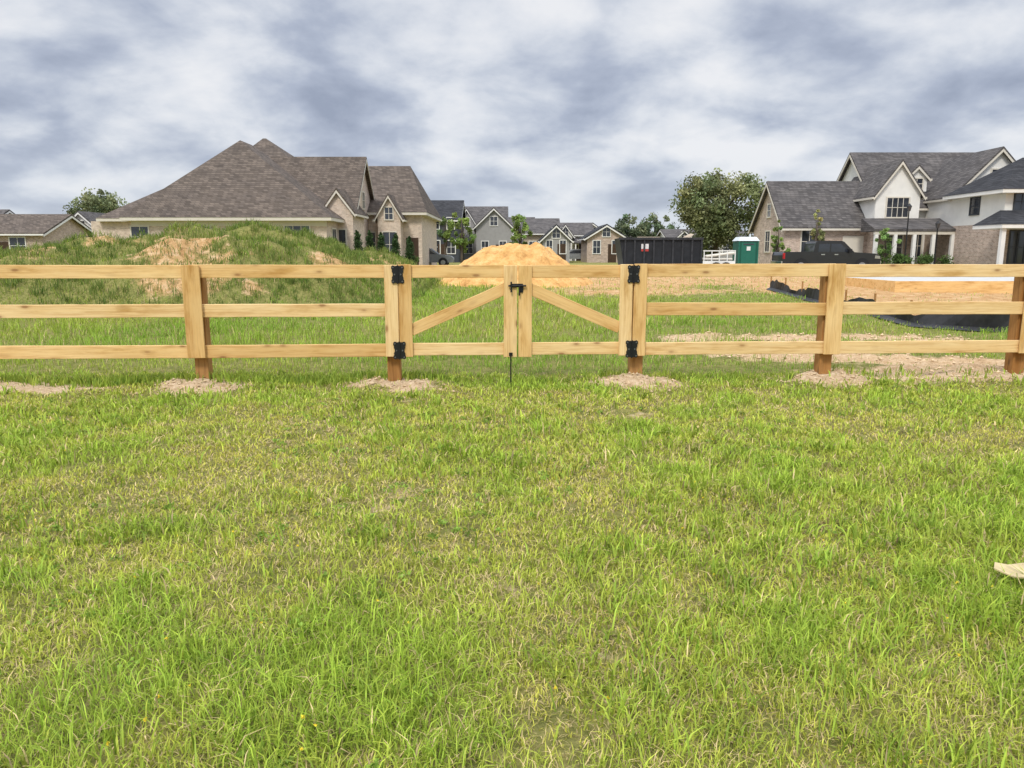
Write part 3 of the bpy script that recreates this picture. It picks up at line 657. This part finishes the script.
t.box('deck',x0,x1,46.5,48.2,g0+.5,g0+.6); t.box('frame',x0,x1,46.45,46.498,g0+.45,g0+.62); t.box('frame',x0-.9,x0,47.3,47.4,g0+.48,g0+.56)
for i in range(5): x=x0+.03+(x1-x0-.08)*i/4; t.box('frame',x,x+.05,46.44,46.49,g0+.62,g0+1.2)
t.box('frame',x0,x1,46.43,46.49,g0+1.2,g0+1.26)
for i in range(6): t.tube('load',[(x0+.1,46.8+.18*i,g0+.72),(x1-.1,46.8+.18*i,g0+.72)],[.08,.08])
for i in range(4): t.tube('load',[(x0+.3,46.9+.2*i,g0+.88),(x1+.1,46.9+.2*i,g0+1.1)],[.08,.08])
for x in (x0+.8,x0+1.4): t.tube('wheels',[(x,46.3,G+.33),(x,46.5,G+.33)],[.32,.32],14)
t.done()

def carpaint(name,c):
    m,nt,b=newmat(name); tc=N(nt,'ShaderNodeTexCoord'); n=noise(nt,tc.outputs['Object'],4,3); r=ramp(nt,n.outputs[0],[(.3,[x*.85 for x in c]),(.7,[x*1.1 for x in c])])
    L(nt,r.outputs[0],b.inputs['Base Color']); b.inputs['Roughness'].default_value=.3; b.inputs['Coat Weight'].default_value=.6; b.inputs['Coat Roughness'].default_value=.08; return m
M_TYRE=simple('tyre',(.02,.02,.02),.8,.1); M_RIM=simple('rim',(.35,.35,.36),.35,.1,5,.8)
def vehicle(name,x,y,z,prof,glassp,paint,wh,wr=.38,W=1.9,flip=1):
    e=empty(name,(x,y,z))
    def ext(nm,pts,a0,a1,mat,bev=.04):
        pts=[(flip*px,pz) for px,pz in pts]
        n=len(pts); vs=[]
        for yy in (a0,a1): vs+=[(px,yy,pz) for px,pz in pts]
        fs=[tuple(range(n)),tuple(range(2*n-1,n-1,-1))]+[(i,(i+1)%n,(i+1)%n+n,i+n) for i in range(n)]
        o=meshobj(nm,vs,fs,mat,e)
        if bev: md=o.modifiers.new('b','BEVEL'); md.width=bev; md.segments=3; md.limit_method='ANGLE'; md.angle_limit=.5
        return o
    for i,(nm,pr,ins) in enumerate(prof): ext(nm,pr,-W/2+ins,W/2-ins,paint)
    for i,gp in enumerate(glassp):
        ext(f'side_window_{i+1}',gp,-W/2+prof[-1][2]-.012,-W/2+prof[-1][2]+.02,M_GLASS,bev=0)
        ext(f'far_window_{i+1}',gp,W/2-prof[-1][2]-.02,W/2-prof[-1][2]+.012,M_GLASS,bev=0)
    k=0
    for wx in wh:
        for s in (-1,1):
            k+=1; y0=s*(W/2-.26); y1=s*(W/2-.005)
            cyl(f'wheel_arch_{k}',(flip*wx,s*(W/2-.3),wr+.02),(flip*wx,s*(W/2+.004),wr+.02),wr*1.17,M_BLACK,e,24)
            cyl(f'tyre_{k}',(flip*wx,y0,wr),(flip*wx,s*(W/2+.012),wr),wr,M_TYRE,e,24); cyl(f'rim_{k}',(flip*wx,y1,wr),(flip*wx,s*(W/2+.02),wr),wr*.6,M_RIM,e,14)
    return e,ext
bl=carpaint('black_car_paint',(.010,.011,.013))
body=[(-2.9,.55),(-2.9,1.05),(-2.85,1.22),(-.95,1.22),(1.2,1.22),(1.3,1.20),(2.6,1.12),(2.88,1.0),(2.92,.55),(2.75,.42),(-2.8,.45)]
cab=[(-1.05,1.20),(-.95,1.80),(-.78,1.88),(.55,1.88),(.72,1.82),(1.38,1.20)]
e,ext=vehicle('pickup_truck',ux(828,46.5),46.9,G+.010,[('body',body,0),('cab',cab,.12)],[[(-.82,1.24),(-.78,1.72),(-.12,1.74),(-.12,1.24)],[(-.04,1.24),(-.04,1.74),(.55,1.74),(1.1,1.24)]],bl,(-1.85,1.85),.40,1.98,1)
chrome=simple('chrome',(.6,.6,.6),.15,.05,5,1)
for nm,pts,a0,a1,mm in (('front_bumper',[(2.86,.45),(3.0,.5),(3.0,.72),(2.86,.72)],-.95,.95,chrome),('rear_bumper',[(-3.02,.5),(-2.88,.5),(-2.88,.7),(-3.02,.7)],-.95,.95,chrome),('head_lamp',[(2.6,.88),(2.9,.86),(2.88,1.0),(2.62,1.04)],-1.0,-.9,chrome),('running_board',[(-1.2,.36),(1.2,.36),(1.2,.43),(-1.2,.43)],-1.06,-.9,M_BLACK),('door_handle_1',[(-.65,1.08),(-.45,1.08),(-.45,1.12),(-.65,1.12)],-1.02,-.98,chrome),('door_handle_2',[(.15,1.08),(.35,1.08),(.35,1.12),(.15,1.12)],-1.02,-.98,chrome),('tail_lamp',[(-2.92,.85),(-2.84,.85),(-2.84,1.18),(-2.92,1.18)],-1.0,-.86,simple('red_lamp',(.4,.02,.02),.3)),('door_mirror',[(.95,1.2),(1.1,1.2),(1.1,1.42),(.95,1.42)],-1.2,-.98,M_BLACK)):
    ext(nm,pts,a0,a1,mm,bev=.01)
suvb=[(-2.3,.4),(-2.35,.95),(-2.2,1.05),(1.1,1.02),(2.1,.88),(2.3,.7),(2.3,.38)]; suvc=[(-2.15,1.0),(-1.9,1.5),(-1.6,1.6),(.2,1.6),(1.1,1.0)]
gls=[[(-1.95,1.06),(-1.75,1.48),(-1.0,1.5),(-1.0,1.06)],[(-.92,1.06),(-.92,1.5),(.12,1.5),(.85,1.06)]]
vehicle('parked_car',ux(572,105),102,G,[('body',suvb,0),('cabin',suvc,.12)],gls,carpaint('silver_car_paint',(.25,.26,.27)),(-1.45,1.45),.35,1.85,-1)
vehicle('parked_car',ux(430,70),68,G,[('body',suvb,0),('cabin',suvc,.12)],gls,carpaint('grey_car_paint',(.15,.16,.17)),(-1.45,1.45),.35,1.85,1)
for u,Y,v in ((905,51,205),(935,50,222)):
    x=ux(u,Y); l=B('street_lamp',(x,Y,G)); l.mat(pole=M_BLACK,lantern=M_GLASS); zt=vz(v,Y)
    l.tube('pole',[(x,Y,G),(x,Y,G+.5),(x,Y,zt-.4)],[.09,.05,.04]); l.tube('lantern',[(x,Y,zt-.4),(x,Y,zt-.1)],[.10,.16],6); l.tube('pole',[(x,Y,zt-.1),(x,Y,zt+.1)],[.18,.02],6); l.done()
C=[];R=[];K=[];rr=random.Random(21)
for i in range(46):
    if i<16: x=rr.uniform(-25,-13); y=49.8
    elif i<24: x=rr.uniform(-11,-7.5); y=60
    else: x=rr.uniform(24,30); y=51.3
    for _ in range(3): C.append((x+rr.uniform(-.3,.3),y+rr.uniform(-.3,.3),G+rr.uniform(.3,.9))); R.append(rr.uniform(.25,.45)); k=rr.uniform(.6,1.4); K.append((.11*k,.18*k,.05*k))
leaves('shrubs',C,R,60,.13,K,seed=9)

# scraps in the lawn
cs=B('cardboard_scrap',(2.62,3.75,.05)); cs.mat(sheet=simple('weathered_cardboard',(.55,.44,.24),.8,.3,9),under=simple('wet_cardboard',(.25,.19,.10),.8,.2,12))
def slab(part,c,pts,z0,t,tilt):
    n=len(pts); v=[(c[0]+a,c[1]+b_,z0+tilt*a+.02*math.sin(9*b_)) for a,b_ in pts]; v+=[(p[0],p[1],p[2]+t) for p in v]
    cs.poly(part,v,[tuple(range(n))[::-1],tuple(range(n,2*n))]+[(i,(i+1)%n,(i+1)%n+n,i+n) for i in range(n)])
slab('sheet',(2.52,3.46),[(-.16,-.0),(-.10,-.06),(-.02,-.05),(.04,-.10),(.16,-.08),(.28,-.03),(.26,.07),(.12,.06),(.05,.09),(-.06,.05),(-.12,.06)],.11,.007,-.12)
slab('under',(2.56,3.34),[(-.12,-.03),(-.03,-.07),(.08,-.04),(.18,-.06),(.20,.04),(-.08,.05)],.075,.007,.08)
cs.done()
cl=[];Fc=[]; r=random.Random(44)
def clod(x,y,s):
    z=float(height(x,y)); n=len(cl)
    for a in [(1,0,0),(-1,0,0),(0,1,0),(0,-1,0),(0,0,1),(0,0,-1)]: k=s*r.uniform(.6,1.2); cl.append((x+a[0]*k,y+a[1]*k,z+s*.3+a[2]*k*.7))
    for f in ((0,2,4),(2,1,4),(1,3,4),(3,0,4),(2,0,5),(1,2,5),(3,1,5),(0,3,5)): Fc.append(tuple(n+i for i in f))
for px in POSTX[3:-3]:
    for _ in range(130): clod(px+r.gauss(0,.40),fline(px)-.08+r.gauss(0,.26),r.uniform(.006,.028))
for _ in range(1300):
    x=r.uniform(2.5,10); y=r.uniform(9.4,15)
    if float(trench(x,y))>.40: clod(x,y,r.uniform(.008,.045))
meshobj('soil_clods',cl,Fc,simple('dry_soil',(.60,.45,.28),.95,.3,8))

# ---------------------------------------------------------------- world
W=bpy.data.worlds.new('World'); SC.world=W; W.use_nodes=True; nt=W.node_tree; nt.nodes.clear()
out=N(nt,'ShaderNodeOutputWorld'); sky=N(nt,'ShaderNodeTexSky'); sky.sky_type='NISHITA'; sky.sun_disc=False
sky.sun_elevation=math.radians(50); sky.sun_rotation=math.radians(200)
b1=N(nt,'ShaderNodeBackground'); b1.inputs[1].default_value=.10; L(nt,sky.outputs[0],b1.inputs[0])
tc=N(nt,'ShaderNodeTexCoord'); s=N(nt,'ShaderNodeSeparateXYZ'); L(nt,tc.outputs['Generated'],s.inputs[0])
zc=math_(nt,'ADD',math_(nt,'MAXIMUM',s.outputs[2],0),.36)
cb=N(nt,'ShaderNodeCombineXYZ'); L(nt,math_(nt,'DIVIDE',s.outputs[0],zc),cb.inputs[0]); L(nt,math_(nt,'DIVIDE',s.outputs[1],zc),cb.inputs[1]); cb.inputs[2].default_value=8.4
n1=noise(nt,cb.outputs[0],3.7,10,.52,.15); n2=noise(nt,cb.outputs[0],1.6,3,.5,.1)
v=math_(nt,'ADD',math_(nt,'MULTIPLY',n1.outputs[0],.66),math_(nt,'MULTIPLY',n2.outputs[0],.34))
cr=ramp(nt,v,[(.36,(.33,.375,.485)),(.44,(.45,.50,.615)),(.50,(.60,.645,.735)),(.555,(.75,.78,.84)),(.62,(.87,.88,.91))])
hz=N(nt,'ShaderNodeMapRange'); L(nt,s.outputs[2],hz.inputs[0]); hz.inputs[1].default_value=0; hz.inputs[2].default_value=.12; hz.inputs[3].default_value=.60; hz.inputs[4].default_value=0
cc=mixc(nt,hz.outputs[0],cr.outputs[0],(.68,.74,.83))
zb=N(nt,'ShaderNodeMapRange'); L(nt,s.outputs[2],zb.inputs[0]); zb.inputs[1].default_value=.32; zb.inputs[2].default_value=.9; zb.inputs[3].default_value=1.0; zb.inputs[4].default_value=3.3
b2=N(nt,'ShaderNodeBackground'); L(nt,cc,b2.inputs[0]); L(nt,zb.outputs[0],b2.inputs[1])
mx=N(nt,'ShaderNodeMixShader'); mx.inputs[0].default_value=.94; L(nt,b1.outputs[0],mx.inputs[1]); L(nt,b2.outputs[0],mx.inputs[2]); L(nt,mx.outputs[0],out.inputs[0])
sd=bpy.data.lights.new('sun','SUN'); sd.energy=2.3; sd.angle=math.radians(12); sd.color=(1,.95,.86)
so=bpy.data.objects.new('sun',sd); so.rotation_euler=(math.radians(40),0,math.radians(-20)); SC.collection.objects.link(so)
# ---------------------------------------------------------------- camera
cd=bpy.data.cameras.new('camera'); cd.sensor_width=36; cd.lens=750/1024*36; cd.clip_end=6000; cd.clip_start=.05
cam=bpy.data.objects.new('camera',cd); cam.location=(0,0,H); cam.rotation_euler=(math.pi/2-PITCH,0,0); SC.collection.objects.link(cam); SC.camera=cam
